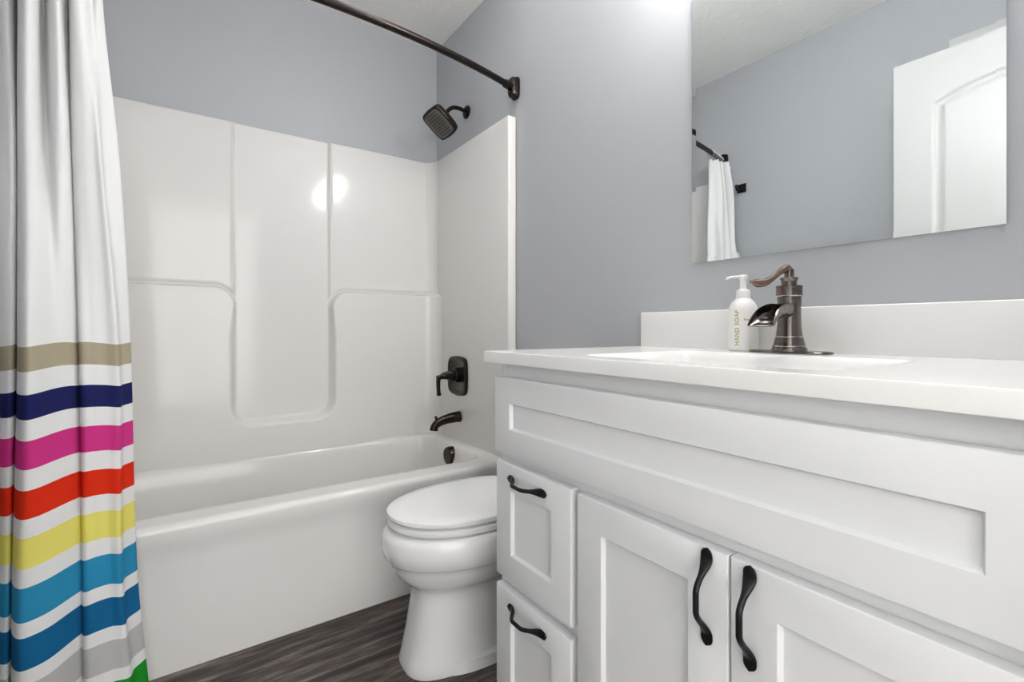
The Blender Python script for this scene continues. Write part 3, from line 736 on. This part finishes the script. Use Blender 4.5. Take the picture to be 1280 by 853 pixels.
tube(b, catmull(pp, 5), lerp_list([(0.0075, 0.0036), (0.0062, 0.0034), (0.0050, 0.0030), (0.0042, 0.0026)], 16))
obj('pump', b, M['soap'], so, smooth=50)
def text_on_bottle(txt, size, ang, z, vertical, name):
    cu = bpy.data.curves.new(name, 'FONT'); cu.body = txt; cu.size = size; cu.align_x = 'CENTER'; cu.align_y = 'CENTER'; cu.space_character = 1.08; cu.offset = 0.00022; cu.resolution_u = 3
    to = bpy.data.objects.new(name, cu); C.objects.link(to)
    dg = bpy.context.evaluated_depsgraph_get(); dg.update()
    me = bpy.data.meshes.new_from_object(to.evaluated_get(dg))
    bm = nb(); bm.from_mesh(me); bpy.data.objects.remove(to); bpy.data.meshes.remove(me); bpy.data.curves.remove(cu)
    R = 0.0322 + 0.0003
    for v in bm.verts:
        u, h = (v.co.x, v.co.y) if not vertical else (-v.co.y, v.co.x)
        a = ang + u / R
        v.co = Vector((BX_ + R * math.cos(a), BY_ + R * math.sin(a), z + h))
    return obj(name, bm, M['gold'], bot, smooth=None)
AC = math.atan2(-2.347 - BY_, -1.137 - BX_)          # bearing of the doorway from the bottle
text_on_bottle('HAND SOAP', 0.0135, AC - 0.40, CT + 0.053, True, 'lettering')
text_on_bottle('Kaqun', 0.0070, AC + 0.34, CT + 0.072, False, 'lettering')

# ------------------------------------------------------------------ mirror
def build_mirror():
    y0, y1, z0, z1 = -2.1655, -1.5700, 1.1155, 1.8775
    def R(i, x): return [(x, y0 + i, z0 + i), (x, y1 - i, z0 + i), (x, y1 - i, z1 - i), (x, y0 + i, z1 - i)]
    b = nb(); loft(b, [R(0, -0.0006), R(0, -0.0056), R(0.0125, -0.0060)])
    o = obj('mirror', b, M['mirror'], origin=(0, -1.868, z0), smooth=None)
    tag(o, 'large frameless wall mirror hanging above the vanity backsplash', 'mirror')
build_mirror()

# ------------------------------------------------------------------ vanity lamp, then added fill lamps (all outside the frame)
vl2 = thing('vanity_light', 'three-light bronze vanity lamp bar on the wall above the mirror', 'lamp', (0, -1.868, 2.10))
obj('back_plate', bx(-0.022, -0.0005, -2.14, -1.60, 2.06, 2.15, bevel=0.006), M['bronze'], vl2)
for k in (-1, 0, 1):
    y = -1.868 + 0.20 * k
    b = nb(); tube(b, catmull([(-0.02, y, 2.095), (-0.05, y, 2.050), (-0.085, y, 2.000), (-0.11, y, 2.012)], 6), 0.008); obj('arm', b, M['bronze'], vl2)
    b = nb(); lathe(b, [(0.0, 2.010), (0.026, 2.012), (0.040, 2.030), (0.050, 2.065), (0.058, 2.125), (0.0, 2.125)], -0.11, y, n=32); obj('shade', b, M['glass'], vl2)
for hx, lab in ((0.17, 'added round fill lamp on the hall ceiling behind the vanity wall'), (-2.08, 'added round fill lamp on the hall ceiling on the far side of the doorway')):
    hy = -2.66  # both lamps added so the hall wall bounces fill through the doorway
    hl = thing('hall_fill_light', lab, 'lamp', (hx, hy, H), 'hall fill lamps')
    b = nb(); lathe(b, [(0.0, H - 0.001), (0.17, H - 0.001), (0.17, H - 0.02), (0.0, H - 0.02)], hx, hy, n=40); obj('base', b, M['trim'], hl)
    b = nb(); lathe(b, [(0.0, H - 0.02), (0.155, H - 0.02), (0.150, H - 0.05), (0.11, H - 0.085), (0.0, H - 0.10)], hx, hy, n=40); obj('shade', b, M['hallfill'], hl)
cl_ = thing('ceiling_fill_light', 'added round fill lamp on the bathroom ceiling above the toilet', 'lamp', (-0.50, -1.05, H))
b = nb(); lathe(b, [(0.0, H - 0.001), (0.14, H - 0.001), (0.14, H - 0.012), (0.0, H - 0.012)], -0.50, -1.05, n=40); obj('base', b, M['trim'], cl_)  # lamp added to brighten the toilet lid, tub rim and ceiling
b = nb(); lathe(b, [(0.0, H - 0.012), (0.12, H - 0.012), (0.125, H - 0.04), (0.115, H - 0.07), (0.07, H - 0.09), (0.0, H - 0.095)], -0.50, -1.05, n=40); obj('shade', b, M['ceilfill'], cl_)
